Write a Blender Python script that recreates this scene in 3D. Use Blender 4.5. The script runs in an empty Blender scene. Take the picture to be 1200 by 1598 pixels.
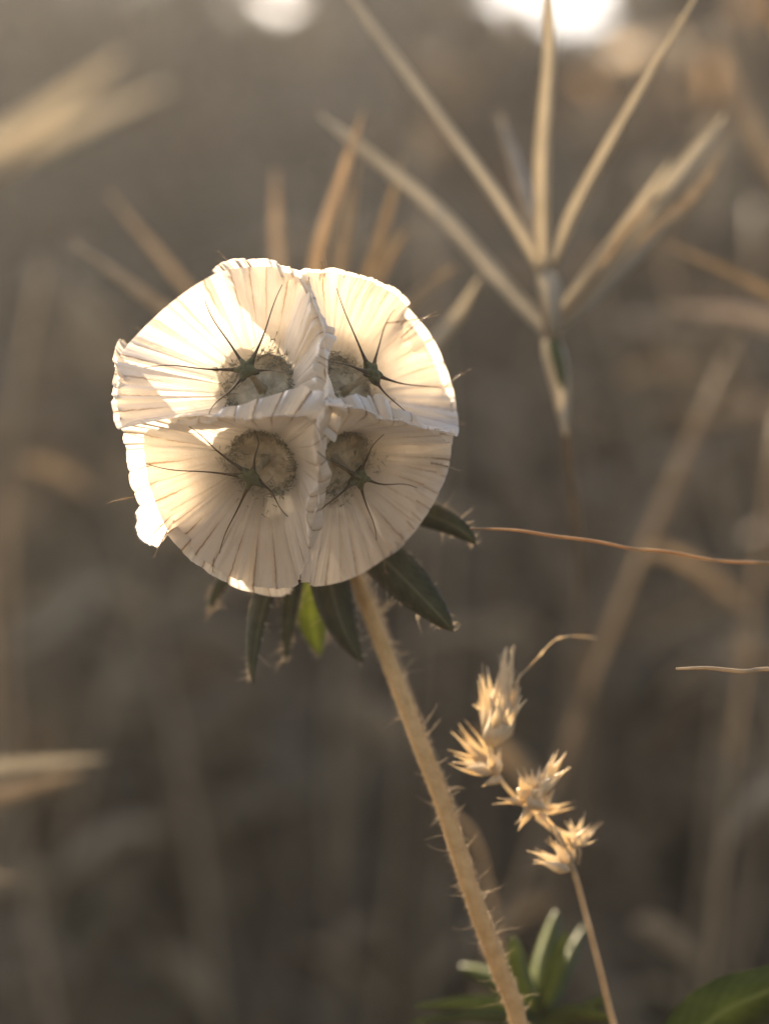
import bpy, math, random
from mathutils import Vector as V, noise as MN
R_ = math.radians
random.seed(11)
sc = bpy.context.scene
COL = sc.collection

# ------------------------------------------------------------------ camera
H = 0.30                 # camera height above the ground (m)
D = 0.30                 # distance of the plane in focus
FW = 0.1067              # width of the frame in that plane
K = FW / (1200 * D)      # metres per photograph pixel per metre of depth
cd = bpy.data.cameras.new('camera')
cam = bpy.data.objects.new('camera', cd); COL.objects.link(cam)
cam.location = (0, 0, H); cam.rotation_euler = (R_(90), 0, 0)
cd.sensor_fit = 'HORIZONTAL'; cd.sensor_width = 36; cd.lens = 36 * D / FW
cd.clip_start = 0.01; cd.clip_end = 3000
cd.dof.use_dof = True; cd.dof.focus_distance = 0.310; cd.dof.aperture_fstop = cd.lens / 10.0
sc.camera = cam

# ------------------------------------------------------------------ world, sun, exposure
SUN = V((-0.42, 0.72, 0.55)).normalized()     # towards the sun: behind the flower, up and left
w = bpy.data.worlds.new('World'); sc.world = w; w.use_nodes = True
nt = w.node_tree; nt.nodes.clear()
so = nt.nodes.new('ShaderNodeOutputWorld'); bg = nt.nodes.new('ShaderNodeBackground')
sky = nt.nodes.new('ShaderNodeTexSky'); sky.sky_type = 'NISHITA'; sky.sun_disc = False
sky.sun_elevation = math.asin(SUN.z); sky.sun_rotation = math.atan2(SUN.x, SUN.y)
sky.dust_density = 3.0; sky.air_density = 1.0; sky.ozone_density = 1.0
bg.inputs['Strength'].default_value = 0.086
nt.links.new(sky.outputs[0], bg.inputs[0]); nt.links.new(bg.outputs[0], so.inputs[0])
sl = bpy.data.lights.new('sun', 'SUN'); sl.energy = 5.0; sl.angle = R_(0.9); sl.color = (1.0, 0.89, 0.75)
sun = bpy.data.objects.new('sun', sl); COL.objects.link(sun)
sun.rotation_euler = SUN.to_track_quat('Z', 'Y').to_euler(); sun.location = SUN * 5
vs = sc.view_settings
sc.display_settings.display_device = 'sRGB'
vs.view_transform = 'Standard'; vs.look = 'None'; vs.gamma = 1.0; vs.exposure = 2.02
vs.use_white_balance = True; vs.white_balance_temperature = 7700; vs.white_balance_tint = 12
cy = sc.cycles
cy.use_denoising = True; cy.denoiser = 'OPENIMAGEDENOISE'; cy.denoising_input_passes = 'RGB_ALBEDO_NORMAL'; cy.denoising_prefilter = 'ACCURATE'
cy.sample_clamp_indirect = 4.0
cy.max_bounces = 14; cy.diffuse_bounces = 7; cy.transmission_bounces = 8; cy.transparent_max_bounces = 16
cy.caustics_reflective = False; cy.caustics_refractive = False

# ------------------------------------------------------------------ helpers
def P(px, py, y):
    """the point at depth y that stands at pixel (px, py) of the 1200 x 1598 photograph"""
    return V(((px - 600) * K * y, y, H + (799 - py) * K * y))

class MB:
    def __init__(s): s.v = []; s.f = []; s.uv = []; s.c = []; s.col = (1, 1, 1); s.hasuv = False
    def vert(s, p): s.v.append((p[0], p[1], p[2])); return len(s.v) - 1
    def face(s, ids, uv=None):
        s.f.append(tuple(ids)); s.c.append(s.col)
        if uv: s.hasuv = True
        s.uv.append(uv or [(0, 0)] * len(ids))
    def build(s, name, mat, parent=None, smooth=True, origin=None):
        o0 = V(origin) if origin is not None else V((0, 0, 0))
        me = bpy.data.meshes.new(name)
        me.from_pydata([(a - o0.x, b - o0.y, c - o0.z) for a, b, c in s.v], [], s.f); me.update()
        if smooth: me.polygons.foreach_set('use_smooth', [True] * len(me.polygons))
        if s.hasuv:
            l = me.uv_layers.new(name='UVMap'); flat = []
            for u in s.uv:
                for a in u: flat += [a[0], a[1]]
            l.data.foreach_set('uv', flat)
        if any(c != (1, 1, 1) for c in s.c):
            ca = me.color_attributes.new('tone', 'FLOAT_COLOR', 'CORNER'); flat = []
            for c, f in zip(s.c, s.f): flat += [c[0], c[1], c[2], 1.0] * len(f)
            ca.data.foreach_set('color', flat)
        me.materials.append(mat)
        o = bpy.data.objects.new(name, me); COL.objects.link(o)
        o.location = o0
        if parent is not None:
            o.parent = parent; o.location = o0 - PW(parent)
        return o

def PW(o):
    p = V(o.location)
    while o.parent is not None: o = o.parent; p += o.location
    return p

def tag(o, label=None, cat=None, group=None, kind=None):
    if label: o['label'] = label
    if cat: o['category'] = cat
    if group: o['group'] = group
    if kind: o['kind'] = kind
    return o

def thing(name, label, cat, loc, group=None):
    o = bpy.data.objects.new(name, None); COL.objects.link(o); o.location = loc
    o.empty_display_size = 0.01
    return tag(o, label, cat, group)

def frame_for(t):
    t = t.normalized(); a = V((0, 0, 1)) if abs(t.z) < 0.9 else V((1, 0, 0))
    u = t.cross(a).normalized(); return u, t.cross(u).normalized()

def tube(mb, pts, rad, n=7, cap=True):
    rings = []; u = None
    for i, p in enumerate(pts):
        t = (pts[min(i + 1, len(pts) - 1)] - pts[max(i - 1, 0)])
        if t.length < 1e-12: t = V((0, 0, 1))
        t.normalize()
        if u is None: u, v = frame_for(t)
        else:
            u = (u - t * u.dot(t)).normalized()
        v = t.cross(u)
        r = rad[i] if isinstance(rad, (list, tuple)) else rad
        rings.append([mb.vert(p + (u * math.cos(6.28319 * k / n) + v * math.sin(6.28319 * k / n)) * r) for k in range(n)])
    for a, b in zip(rings, rings[1:]):
        for k in range(n): mb.face((a[k], a[(k + 1) % n], b[(k + 1) % n], b[k]))
    if cap:
        mb.face(rings[0][::-1]); mb.face(rings[-1])

def bez(p0, p1, p2, n):
    return [p0 * (1 - t) ** 2 + p1 * 2 * t * (1 - t) + p2 * t * t for t in [i / n for i in range(n + 1)]]

def spline(pts, n=6):
    out = []
    for i in range(len(pts) - 1):
        p0 = pts[max(i - 1, 0)]; p1 = pts[i]; p2 = pts[i + 1]; p3 = pts[min(i + 2, len(pts) - 1)]
        for k in range(n):
            t = k / n
            out.append(0.5 * ((2 * p1) + (p2 - p0) * t + (2 * p0 - 5 * p1 + 4 * p2 - p3) * t * t + (3 * p1 - p0 - 3 * p2 + p3) * t ** 3))
    out.append(pts[-1].copy()); return out

def hair(mb, p, d, L, r, bend=None, seg=3):
    d = d.normalized(); b = bend if bend is not None else V((random.uniform(-1, 1), random.uniform(-1, 1), random.uniform(-1, 1))) * 0.35
    pts = [p + (d * t + b * t * t) * L for t in [i / seg for i in range(seg + 1)]]
    tube(mb, pts, [r * (1 - 0.8 * i / seg) for i in range(seg + 1)], n=3, cap=False)

def blade(mb, pts, wid, side, fold=0.25, thick=0.0):
    """a leaf blade along pts: V-folded cross-section with real thickness, half widths wid, lying along side"""
    L = []; n = len(pts)
    for i, p in enumerate(pts):
        t = (pts[min(i + 1, n - 1)] - pts[max(i - 1, 0)]).normalized()
        s = (side - t * side.dot(t)).normalized(); m = t.cross(s)
        h = wid[i]; th = thick if thick else h * 0.10
        q = [p - s * h + m * h * fold, p + m * -th, p + s * h + m * h * fold, p + m * th]
        q = [p - s * h + m * (h * fold), p - m * th, p + s * h + m * (h * fold), p + m * th * 0.6]
        L.append([mb.vert(x) for x in q])
    for i in range(n - 1):
        a, b = L[i], L[i + 1]; va, vb = i / (n - 1), (i + 1) / (n - 1)
        for k, (u0, u1) in enumerate(((0, .5), (.5, 1), (1, .5), (.5, 0))):
            j = (k + 1) % 4
            mb.face((a[k], a[j], b[j], b[k]), [(u0, va), (u1, va), (u1, vb), (u0, vb)])
    mb.face(L[0][::-1]); mb.face(L[-1])

# ------------------------------------------------------------------ materials
class N:
    def __init__(s, name):
        s.m = bpy.data.materials.new(name); s.m.use_nodes = True; s.t = s.m.node_tree; s.t.nodes.clear()
        s.out = s.t.nodes.new('ShaderNodeOutputMaterial')
    def n(s, ty, **kw):
        x = s.t.nodes.new(ty)
        for k, v in kw.items():
            if k.startswith('i_'): 
                key = k[2:]; key = int(key) if key.isdigit() else key.replace('_', ' ')
                x.inputs[key].default_value = v
            else: setattr(x, k, v)
        return x
    def l(s, a, b): s.t.links.new(a, b)
    def math(s, op, a, b=None, c=None):
        x = s.n('ShaderNodeMath', operation=op)
        for i, q in enumerate((a, b, c)):
            if q is None: continue
            if isinstance(q, (int, float)): x.inputs[i].default_value = q
            else: s.l(q, x.inputs[i])
        return x.outputs[0]
    def mix(s, f, a, b, blend='MIX'):
        x = s.n('ShaderNodeMix', data_type='RGBA', blend_type=blend)
        for i, q in ((0, f), (6, a), (7, b)):
            if isinstance(q, (int, float)): x.inputs[i].default_value = q
            elif isinstance(q, tuple): x.inputs[i].default_value = (*q, 1)
            else: s.l(q, x.inputs[i])
        return x.outputs[2]
    def noise(s, scale, detail=3, vec=None, rough=0.55):
        x = s.n('ShaderNodeTexNoise'); x.inputs['Scale'].default_value = scale; x.inputs['Detail'].default_value = detail
        x.inputs['Roughness'].default_value = rough
        if vec is not None: s.l(vec, x.inputs['Vector'])
        return x.outputs['Fac']
    def ramp(s, f, a, b):
        x = s.n('ShaderNodeMapRange'); s.l(f, x.inputs[0]); x.inputs[1].default_value = a; x.inputs[2].default_value = b
        return x.outputs[0]
    def leafy(s, color, trans=0.4, gloss=0.0, rough=0.5, tcolor=None, bump=None, bstr=0.3, clear=0.0, bdist=0.0002):
        """thin tissue: light both reflected and let through"""
        d = s.n('ShaderNodeBsdfDiffuse'); t = s.n('ShaderNodeBsdfTranslucent'); m = s.n('ShaderNodeMixShader'); m.inputs[0].default_value = trans
        for x, c in ((d, color), (t, tcolor or color)):
            if isinstance(c, tuple): x.inputs[0].default_value = (*c, 1)
            else: s.l(c, x.inputs[0])
        s.l(d.outputs[0], m.inputs[1]); s.l(t.outputs[0], m.inputs[2]); o = m.outputs[0]
        nrm = None
        if bump is not None:
            b = s.n('ShaderNodeBump'); b.inputs['Strength'].default_value = bstr; b.inputs['Distance'].default_value = bdist
            s.l(bump, b.inputs['Height']); nrm = b.outputs[0]
            s.l(nrm, d.inputs['Normal']); s.l(nrm, t.inputs['Normal'])
        if gloss:
            g = s.n('ShaderNodeBsdfGlossy'); g.inputs['Roughness'].default_value = rough
            f = s.n('ShaderNodeFresnel'); f.inputs[0].default_value = 1.4
            if nrm: s.l(nrm, g.inputs['Normal']); s.l(nrm, f.inputs['Normal'])
            mm = s.n('ShaderNodeMixShader'); s.l(s.math('MULTIPLY', f.outputs[0], gloss), mm.inputs[0])
            s.l(o, mm.inputs[1]); s.l(g.outputs[0], mm.inputs[2]); o = mm.outputs[0]
        if clear:
            tr = s.n('ShaderNodeBsdfTransparent'); mm = s.n('ShaderNodeMixShader'); mm.inputs[0].default_value = clear
            s.l(o, mm.inputs[1]); s.l(tr.outputs[0], mm.inputs[2]); o = mm.outputs[0]
        s.l(o, s.out.inputs[0]); return s.m

def mat_membrane():
    n = N('papery_membrane')
    uv = n.n('ShaderNodeUVMap'); uv.uv_map = 'UVMap'
    sp = n.n('ShaderNodeSeparateXYZ'); n.l(uv.outputs[0], sp.inputs[0]); u, v = sp.outputs[0], sp.outputs[1]
    obj = n.n('ShaderNodeTexCoord').outputs['Object']
    wob = n.math('MULTIPLY', n.math('SUBTRACT', n.noise(900, 2, obj), 0.5), 0.12)
    uu = n.math('ADD', u, wob)
    d = n.math('ABSOLUTE', n.math('SUBTRACT', n.math('FRACT', uu), 0.5))         # 0 on a vein
    cid = n.math('FLOOR', uu)
    wn = n.n('ShaderNodeTexWhiteNoise', noise_dimensions='1D'); n.l(cid, wn.inputs['W']); rnd = wn.outputs['Value']
    start = n.math('MULTIPLY_ADD', rnd, 0.30, 0.22)
    on = n.ramp(n.math('SUBTRACT', v, start), 0.0, 0.28)
    wd = n.math('MULTIPLY_ADD', rnd, 0.026, 0.044)
    line = n.math('SUBTRACT', 1.0, n.math('SMOOTH_MIN', n.math('DIVIDE', d, wd), 1.0, 0.2))
    line = n.math('MULTIPLY', line, on); 
    brk = n.ramp(n.noise(500, 2, obj), 0.26, 0.42)
    line = n.math('MULTIPLY', n.math('MULTIPLY', line, brk), n.math('MULTIPLY_ADD', rnd, 0.40, 0.60))
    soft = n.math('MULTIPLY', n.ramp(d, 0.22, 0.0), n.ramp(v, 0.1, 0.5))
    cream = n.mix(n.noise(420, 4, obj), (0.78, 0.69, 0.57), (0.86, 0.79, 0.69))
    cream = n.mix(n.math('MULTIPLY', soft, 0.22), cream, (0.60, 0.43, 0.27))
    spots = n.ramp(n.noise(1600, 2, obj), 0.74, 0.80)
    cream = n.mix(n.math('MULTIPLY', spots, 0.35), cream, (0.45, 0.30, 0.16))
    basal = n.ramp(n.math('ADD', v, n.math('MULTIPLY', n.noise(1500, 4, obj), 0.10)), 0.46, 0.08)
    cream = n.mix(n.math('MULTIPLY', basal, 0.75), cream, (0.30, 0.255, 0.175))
    fv = n.n('ShaderNodeCombineXYZ'); n.l(n.math('MULTIPLY', u, 5.0), fv.inputs[0]); n.l(n.math('MULTIPLY', v, 1.6), fv.inputs[1])
    cream = n.mix(n.math('MULTIPLY', n.ramp(n.noise(1.6, 3, fv.outputs[0]), 0.5, 0.72), 0.30), cream, (0.56, 0.42, 0.28))
    col = n.mix(line, cream, (0.27, 0.135, 0.04))
    fib = n.n('ShaderNodeCombineXYZ'); n.l(n.math('MULTIPLY', u, 6.0), fib.inputs[0]); n.l(n.math('MULTIPLY', v, 3.0), fib.inputs[1])
    bm = n.math('ADD', n.noise(2.0, 4, fib.outputs[0]), n.noise(2200, 3, obj))
    return n.leafy(col, trans=0.63, gloss=0.3, rough=0.45, bump=bm, bstr=0.5, bdist=0.00012, clear=0.03)

def mat_simple(name, c0, c1, scale=800, trans=0.3, gloss=0.3, rough=0.5, bstr=0.4, bdist=0.0001, detail=4, tc=None):
    n = N(name); obj = n.n('ShaderNodeTexCoord').outputs['Object']
    f = n.noise(scale, detail, obj)
    col = n.mix(n.ramp(f, 0.3, 0.7), c0, c1)
    return n.leafy(col, trans=trans, gloss=gloss, rough=rough, bump=n.noise(scale * 2.3, 3, obj), bstr=bstr, bdist=bdist, tcolor=tc)

def mat_tone(name, trans=0.35, scale=60, gloss=0.2, bdist=0.001, lo=0.65, hi=1.2):
    """colour of each piece from its own 'tone', mottled"""
    n = N(name); obj = n.n('ShaderNodeTexCoord').outputs['Object']
    a = n.n('ShaderNodeAttribute'); a.attribute_name = 'tone'
    f = n.ramp(n.noise(scale, 4, obj), 0.25, 0.75)
    g = n.math('MULTIPLY_ADD', f, hi - lo, lo)
    cb = n.n('ShaderNodeCombineXYZ'); [n.l(g, cb.inputs[i]) for i in range(3)]
    col = n.mix(1.0, a.outputs['Color'], cb.outputs[0], 'MULTIPLY')
    return n.leafy(col, trans=trans, gloss=gloss, bump=n.noise(scale * 4, 3, obj), bstr=0.4, bdist=bdist)

def mat_leaf(name, c0, c1, rib, trans=0.35, scale=500):
    n = N(name); obj = n.n('ShaderNodeTexCoord').outputs['Object']
    uv = n.n('ShaderNodeUVMap'); uv.uv_map = 'UVMap'
    sp = n.n('ShaderNodeSeparateXYZ'); n.l(uv.outputs[0], sp.inputs[0]); u, v = sp.outputs[0], sp.outputs[1]
    dm = n.math('ABSOLUTE', n.math('SUBTRACT', u, 0.5))
    col = n.mix(n.ramp(n.noise(scale, 4, obj), 0.3, 0.7), c0, c1)
    col = n.mix(n.math('MULTIPLY', n.ramp(dm, 0.055, 0.015), 0.8), col, rib)
    sv = n.math('SINE', n.math('MULTIPLY', n.math('SUBTRACT', n.math('MULTIPLY', v, 1.0), n.math('MULTIPLY', dm, 0.5)), 75.0))
    col = n.mix(n.math('MULTIPLY', n.ramp(sv, 0.8, 1.0), 0.22), col, rib)
    return n.leafy(col, trans=trans, gloss=0.2, rough=0.5, bump=n.noise(scale * 3, 3, obj), bstr=0.5, bdist=0.00015)

M = {}
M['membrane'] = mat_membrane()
M['awn'] = mat_simple('dark_awn', (0.035, 0.020, 0.010), (0.09, 0.05, 0.02), 1500, trans=0.1, gloss=0.6, rough=0.35)
M['awn_pale'] = mat_simple('straw_awn', (0.30, 0.17, 0.08), (0.5, 0.36, 0.22), 1500, trans=0.35, gloss=0.4)
M['star'] = mat_simple('star_knob', (0.065, 0.06, 0.028), (0.13, 0.125, 0.055), 1800, trans=0.1, gloss=0.2, bstr=0.8)
M['throat'] = mat_simple('throat_felt', (0.30, 0.24, 0.15), (0.58, 0.48, 0.33), 420, trans=0.15, gloss=0.0, bstr=1.0, bdist=0.0004)
M['wool'] = mat_simple('grey_wool', (0.16, 0.145, 0.095), (0.38, 0.34, 0.235), 1200, trans=0.2, gloss=0.1)
M['stem'] = mat_simple('tan_stem', (0.54, 0.34, 0.145), (0.68, 0.46, 0.22), 500, trans=0.2, gloss=0.3, rough=0.5, bstr=0.5)
M['hair'] = mat_simple('pale_hair', (0.58, 0.48, 0.36), (0.74, 0.64, 0.50), 900, trans=0.5, gloss=0.0, rough=0.3)
M['bract'] = mat_leaf('green_bract', (0.058, 0.058, 0.030), (0.09, 0.092, 0.046), (0.17, 0.17, 0.10), trans=0.40)
M['bract_sunlit'] = mat_leaf('sunlit_green_bract', (0.16, 0.19, 0.03), (0.24, 0.27, 0.05), (0.30, 0.32, 0.11), trans=0.6)  # lighter copy of the bract green, with the sunlit brightness put into its colour
M['husk'] = mat_simple('golden_husk', (0.64, 0.50, 0.31), (0.84, 0.73, 0.54), 380, trans=0.55, gloss=0.12, rough=0.4)
M['straw'] = mat_simple('straw', (0.36, 0.27, 0.17), (0.54, 0.43, 0.29), 200, trans=0.5, gloss=0.4, rough=0.4)
M['thread'] = mat_simple('orange_thread', (0.42, 0.24, 0.11), (0.56, 0.37, 0.19), 300, trans=0.45, gloss=0.4, rough=0.4)
M['straw_orange'] = mat_simple('orange_straw', (0.50, 0.38, 0.25), (0.66, 0.52, 0.36), 200, trans=0.55, gloss=0.4, rough=0.4)
M['greyblade'] = mat_leaf('greygreen_dry_blade', (0.48, 0.42, 0.32), (0.62, 0.55, 0.43), (0.66, 0.60, 0.49), trans=0.55, scale=120)
M['weed'] = mat_leaf('weed_leaf', (0.085, 0.105, 0.036), (0.155, 0.18, 0.058), (0.21, 0.23, 0.11), trans=0.55, scale=150)
M['tone'] = mat_tone('dry_litter', trans=0.22, gloss=0.0)
M['bush'] = mat_tone('bush_foliage', trans=0.35, scale=30)
M['brown_stalk'] = mat_simple('brown_stalk', (0.15, 0.11, 0.07), (0.26, 0.195, 0.13), 80, trans=0.3, gloss=0.2)
M['bark'] = mat_simple('brown_bark', (0.05, 0.035, 0.022), (0.13, 0.09, 0.06), 60, trans=0.0, gloss=0.1, bdist=0.003)

# ------------------------------------------------------------------ the ground, rising into a bank
def gz(x, y):
    s = min(max((y - 0.85) / 0.95, 0), 1); s = s * s * (3 - 2 * s)
    crest = H + 1.8 * (0.214 + 0.012 * math.sin(x * 9 + 1.0) - 0.03 * math.exp(-((x - 0.12) / 0.085) ** 2) - 0.009 * math.exp(-((x + 0.10) / 0.04) ** 2))
    z = s * crest
    if y > 1.8: z -= min((y - 1.8) * 0.18, 0.5)
    b = 0.05 * MN.noise(V((x * 6, y * 6, 1.3))) + 0.025 * MN.noise(V((x * 17, y * 17, 4.0))) if -2 < x < 2 and -1 < y < 4 else 0
    fade = 1 if y > 0.8 else 0.25
    return z + b * fade * (1 if y < 1.6 else 0.35)

def axis_grid(core0, core1, step, far):
    a = [core0 + i * step for i in range(int((core1 - core0) / step) + 1)]
    g = step; hi = a[-1]; lo = a[0]; up = []; dn = []
    while hi < far: g *= 1.35; hi += g; lo -= g; up.append(hi); dn.append(lo)
    return dn[::-1] + a + up
xs = axis_grid(-1.0, 1.0, 0.03, 900); ys = axis_grid(-0.3, 2.4, 0.03, 900)
gm = MB()
for y in ys:
    for x in xs: gm.vert((x, y, gz(x, y)))
nx = len(xs)
for j in range(len(ys) - 1):
    for i in range(nx - 1): gm.face((j * nx + i, j * nx + i + 1, (j + 1) * nx + i + 1, (j + 1) * nx + i))
n = N('dry_earth'); ob = n.n('ShaderNodeTexCoord').outputs['Object']
c = n.mix(n.ramp(n.noise(5.5, 4, ob), 0.38, 0.62), (0.018, 0.014, 0.011), (0.10, 0.073, 0.048))
c = n.mix(n.ramp(n.noise(24, 4, ob), 0.45, 0.7), c, (0.17, 0.13, 0.09))
bs = n.n('ShaderNodeBsdfDiffuse'); n.l(c, bs.inputs[0])
bp = n.n('ShaderNodeBump'); bp.inputs['Distance'].default_value = 0.02; n.l(n.noise(60, 5, ob), bp.inputs['Height']); n.l(bp.outputs[0], bs.inputs['Normal'])
n.l(bs.outputs[0], n.out.inputs[0]); M['earth'] = n.m
tag(gm.build('ground', M['earth']), 'dry brown earth rising into a bank', None, kind='structure')

# ------------------------------------------------------------------ the flower: starflower seed head
YC = 0.322                                   # depth of the globe's centre
CX, CY = 452, 663                            # its pixel
S = K * YC                                   # metres per pixel at that depth
CG = P(CX, CY, YC)
RR = 243.0                                   # globe radius in pixels
def G(v):                                    # local px (x right, y up, t towards the camera) -> world
    return CG + V((v[0], -v[2], v[1])) * S
def GD(v): return V((v[0], -v[2], v[1]))

plant = thing('starflower', 'papery globe of cream seed cups with dark star bristles on a hairy tan stem', 'seed head', (0.055, 0.335, 0.0))

# name, direction, radius, widest half angle, lip, awn tips (px in the photograph) or None
CUPS = [
 ((-.326, .440, .837), 258, 50, 0.94, [(328, 478), (447, 458), (238, 582), (466, 597), (342, 656)]),
 ((.743, .429, .514), 262, 46, 1.12, [(528, 462), (617, 482), (690, 606), (504, 571), (636, 652)]),
 ((-.286, -.486, .826), 260, 45, 0.96, [(296, 664), (242, 726), (410, 680), (350, 862), (457, 806)]),
 ((.630, -.486, .606), 256, 45, 1.10, [(599, 684), (650, 762), (503, 711), (497, 809), (588, 842)]),
 ((-.92, -.26, -.02), 292, 41, 0.90, None),
 ((.26, .93, -.10), 268, 40, 0.87, None),
 ((-.60, -.68, -.22), 268, 37, 0.88, None),
 ((.88, -.30, -.37), 256, 36, 0.85, None),
 ((-.55, .50, -.67), 232, 35, 0.85, None),
 ((.65, .55, -.52), 248, 38, 0.9, None),
 ((-.38, -.02, -.93), 240, 36, 0.9, None),
]
AX = [V(c[0]).normalized() for c in CUPS]
NP = 30                                       # pleats per cup

def cup_angle(i, tvec, cap):
    a = AX[i]; inv = 0.0; best = 9; who = i
    for j, b in enumerate(AX):
        if j == i: continue
        bt = b.dot(tvec)
        if bt <= 1e-4: continue
        al = math.atan2(1 - a.dot(b), bt)
        al *= CUPS[i][3] / (0.5 * (CUPS[i][3] + CUPS[j][3]))
        inv += (1.0 / max(al, 0.05)) ** 30
        if al < best: best = al; who = j
    inv += (1.0 / cap) ** 30
    return inv ** (-1 / 30), who

H0, RHO0 = 126.0, 52.0
PRIO = [3, 1, 4, 2.5] + [0] * 7                # whose rim folds over its neighbour's
FRONT = V((.17, .0, .985))
def make_cup(i):
    dirn, R, cap, lipw, tips = CUPS[i]; a = AX[i]; rng = random.Random(100 + i)
    ref = V((0, 1, 0)) if abs(a.y) < 0.9 else V((0, 0, 1))
    e1 = a.cross(ref).normalized(); e2 = a.cross(e1).normalized()
    cap = R_(cap); nph = NP * 10; T = [0, .02, .06, .11, .17, .24, .31, .39, .47, .55, .63, .70, .77, .83, .88, .92, .955, .98, 1.0, 1.025, 1.05, 1.075, 1.10, 1.125]
    ph0 = [rng.uniform(0, 6.28) for _ in range(6)]
    jit = [rng.gauss(0, 1) for _ in range(NP)]
    mb = MB(); grid = []
    wj = [rng.uniform(.55, 1.5) for _ in range(NP)]; sw = sum(wj); cum = []; acc = 0.0
    for q in wj:
        for j in range(10): cum.append((acc + q * j / 10) * NP / sw)
        acc += q
    pj = [rng.uniform(.35, 1.5) for _ in range(NP)]
    for k in range(nph):
        phi = 2 * math.pi * cum[k] / NP; u = k / 10.0
        tv = e1 * math.cos(phi) + e2 * math.sin(phi)
        al, who = cup_angle(i, tv, cap)
        over = 1.0 if (i < 4 and PRIO[i] > PRIO[who]) else 0.0
        ctr = max(0, min(1, ((a * math.cos(al) + tv * math.sin(al)).dot(FRONT) - 0.62) / 0.25))
        over *= ctr
        wob_ = 0.045 * math.sin(3 * phi + ph0[1]) + 0.03 * math.sin(8 * phi + ph0[2]) + 0.012 * math.sin(19 * phi + ph0[3])
        wide = 1 + 0.45 * math.sin(4 * phi + ph0[4])
        free = min(max((al / cap - 0.80) / 0.14, 0), 1)          # 1 where no neighbour presses on the rim
        seam = abs((u % 1.0) - 0.5) * 2                           # 0 on a vein
        puff = math.sqrt(max(0.0, 1 - (1 - seam) ** 2)); pa = pj[int(u + .5) % NP]
        r0 = 1 + 0.022 * math.sin(3 * phi + ph0[0]) + 0.016 * math.sin(7 * phi + ph0[1]) + 0.007 * math.sin(17 * phi + ph0[5]) + 0.010 * jit[int(u) % NP] * puff * 1.5
        r0 += free * (0.020 * (1 - seam) ** 3 + 0.009 * rng.gauss(0, 1))
        alr = al * r0 * (1.015 + (0.03 + wob_) * over - 0.085 * (1 - free) * (1 if (i < 4 and PRIO[i] < PRIO[who]) else 0))
        rd = a * math.cos(alr) + tv * math.sin(alr)
        Re = R * (1 - 0.10 * ctr * (1 - free))
        if i == 0: Re *= 1 + 0.24 * max(0, rd.dot(V((-.93, -.20, .30)))) ** 5
        rr, hr = Re * math.sin(alr), Re * math.cos(alr)
        col = []
        for t in T:
            tt = min(t, 1.0)
            rho = RHO0 + (rr - RHO0) * tt
            pw = 0.80 if free > 0.5 else 0.80 + 0.25 * (1 - free)
            h = H0 + (hr - H0) * tt ** pw
            # sagging folds and pleats
            am = (0.35 + 1.15 * tt * tt + over * 5.5 * tt ** 7 + (1 - free) * 1.0 * tt ** 6) * (0.2 + 0.8 * pa)
            fold = 3.5 * math.sin(2 * phi + ph0[2] + 2 * tt) + 3.4 * math.sin(5 * phi + ph0[3] - 3 * tt) * tt + 2.6 * math.sin(11 * phi + ph0[4] + 4 * tt) * tt
            dn = am * (puff - 0.6) + fold * tt * (0.9 if free > .5 else 0.55)
            h += dn * 0.8; rho -= dn * 0.55
            if t > 0.78:
                e = (t - 0.78) / 0.345; h -= over * 25 * wide * e ** 2.0; rho -= over * 5 * e
            if t > 1.0:
                q = (t - 1.0) / 0.125
                if free < 0.9:
                    kk = over
                    rho += 21 * wide * q * kk * (0.7 + 0.45 * puff * pa); h -= (8 * q * q - 2 * q) * kk
                    rho += 2.0 * q * free; h += 1.0 * q * free
                else:
                    rho += 3.0 * q; h += 1.0 * q
            col.append(a * h + tv * rho)
        grid.append([mb.vert(G(x)) for x in col])
    nt_ = len(T)
    for k in range(nph):
        A, B = grid[k], grid[(k + 1) % nph]; u0, u1 = k / 10.0, (k + 1) / 10.0
        for s in range(nt_ - 1):
            v0, v1 = T[s], T[s + 1]
            mb.face((A[s], B[s], B[s + 1], A[s + 1]), [(u0 + 37 * i, v0), (u1 + 37 * i, v0), (u1 + 37 * i, v1), (u0 + 37 * i, v1)])
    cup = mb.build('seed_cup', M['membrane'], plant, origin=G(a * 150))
    # throat: felted bowl with the seed swelling up in it
    tb = MB(); nr = 9; na = 40; rings = []
    for r in range(nr):
        q = r / (nr - 1); ring = []
        for k in range(na):
            ph = 6.28319 * k / na; tv = e1 * math.cos(ph) + e2 * math.sin(ph)
            h = 106 + 20 * q ** 3 + 7 * math.exp(-(q / 0.6) ** 2) + 1.6 * rng.gauss(0, 1) * (q < .95)
            ring.append(tb.vert(G(a * h + tv * (0.5 + 55 * q))))
        rings.append(ring)
    for x, y in zip(rings, rings[1:]):
        for k in range(na): tb.face((x[k], x[(k + 1) % na], y[(k + 1) % na], y[k]))
    tb.face(rings[0])
    tb.build('throat', M['throat'], cup, origin=G(a * 118))
    front = i < 4
    wb = MB()
    for k in range(480 if front else 120):
        ph = rng.uniform(0, 6.28319); tv = e1 * math.cos(ph) + e2 * math.sin(ph)
        clump = 0.5 + 0.5 * math.sin(4 * ph + ph0[5])
        rho = rng.gauss(52, 4 + 6 * clump); hh = 119 + (rho - 43) * 0.8
        random.seed(k * 7 + i)
        hair(wb, G(a * hh + tv * rho), GD(a * rng.uniform(.3, 1.2) - tv * rng.uniform(-.5, 1.2) + e1 * rng.gauss(0, .7) + e2 * rng.gauss(0, .7)),
             rng.uniform(5, 13) * (0.7 + 0.6 * clump) * S, 0.95 * S, seg=2)
    tag(wb.build('throat_wool', M['wool'], cup, origin=G(a * 130)), kind='stuff')
    # star on its short column
    hs = 176.0; sb = MB()
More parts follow.
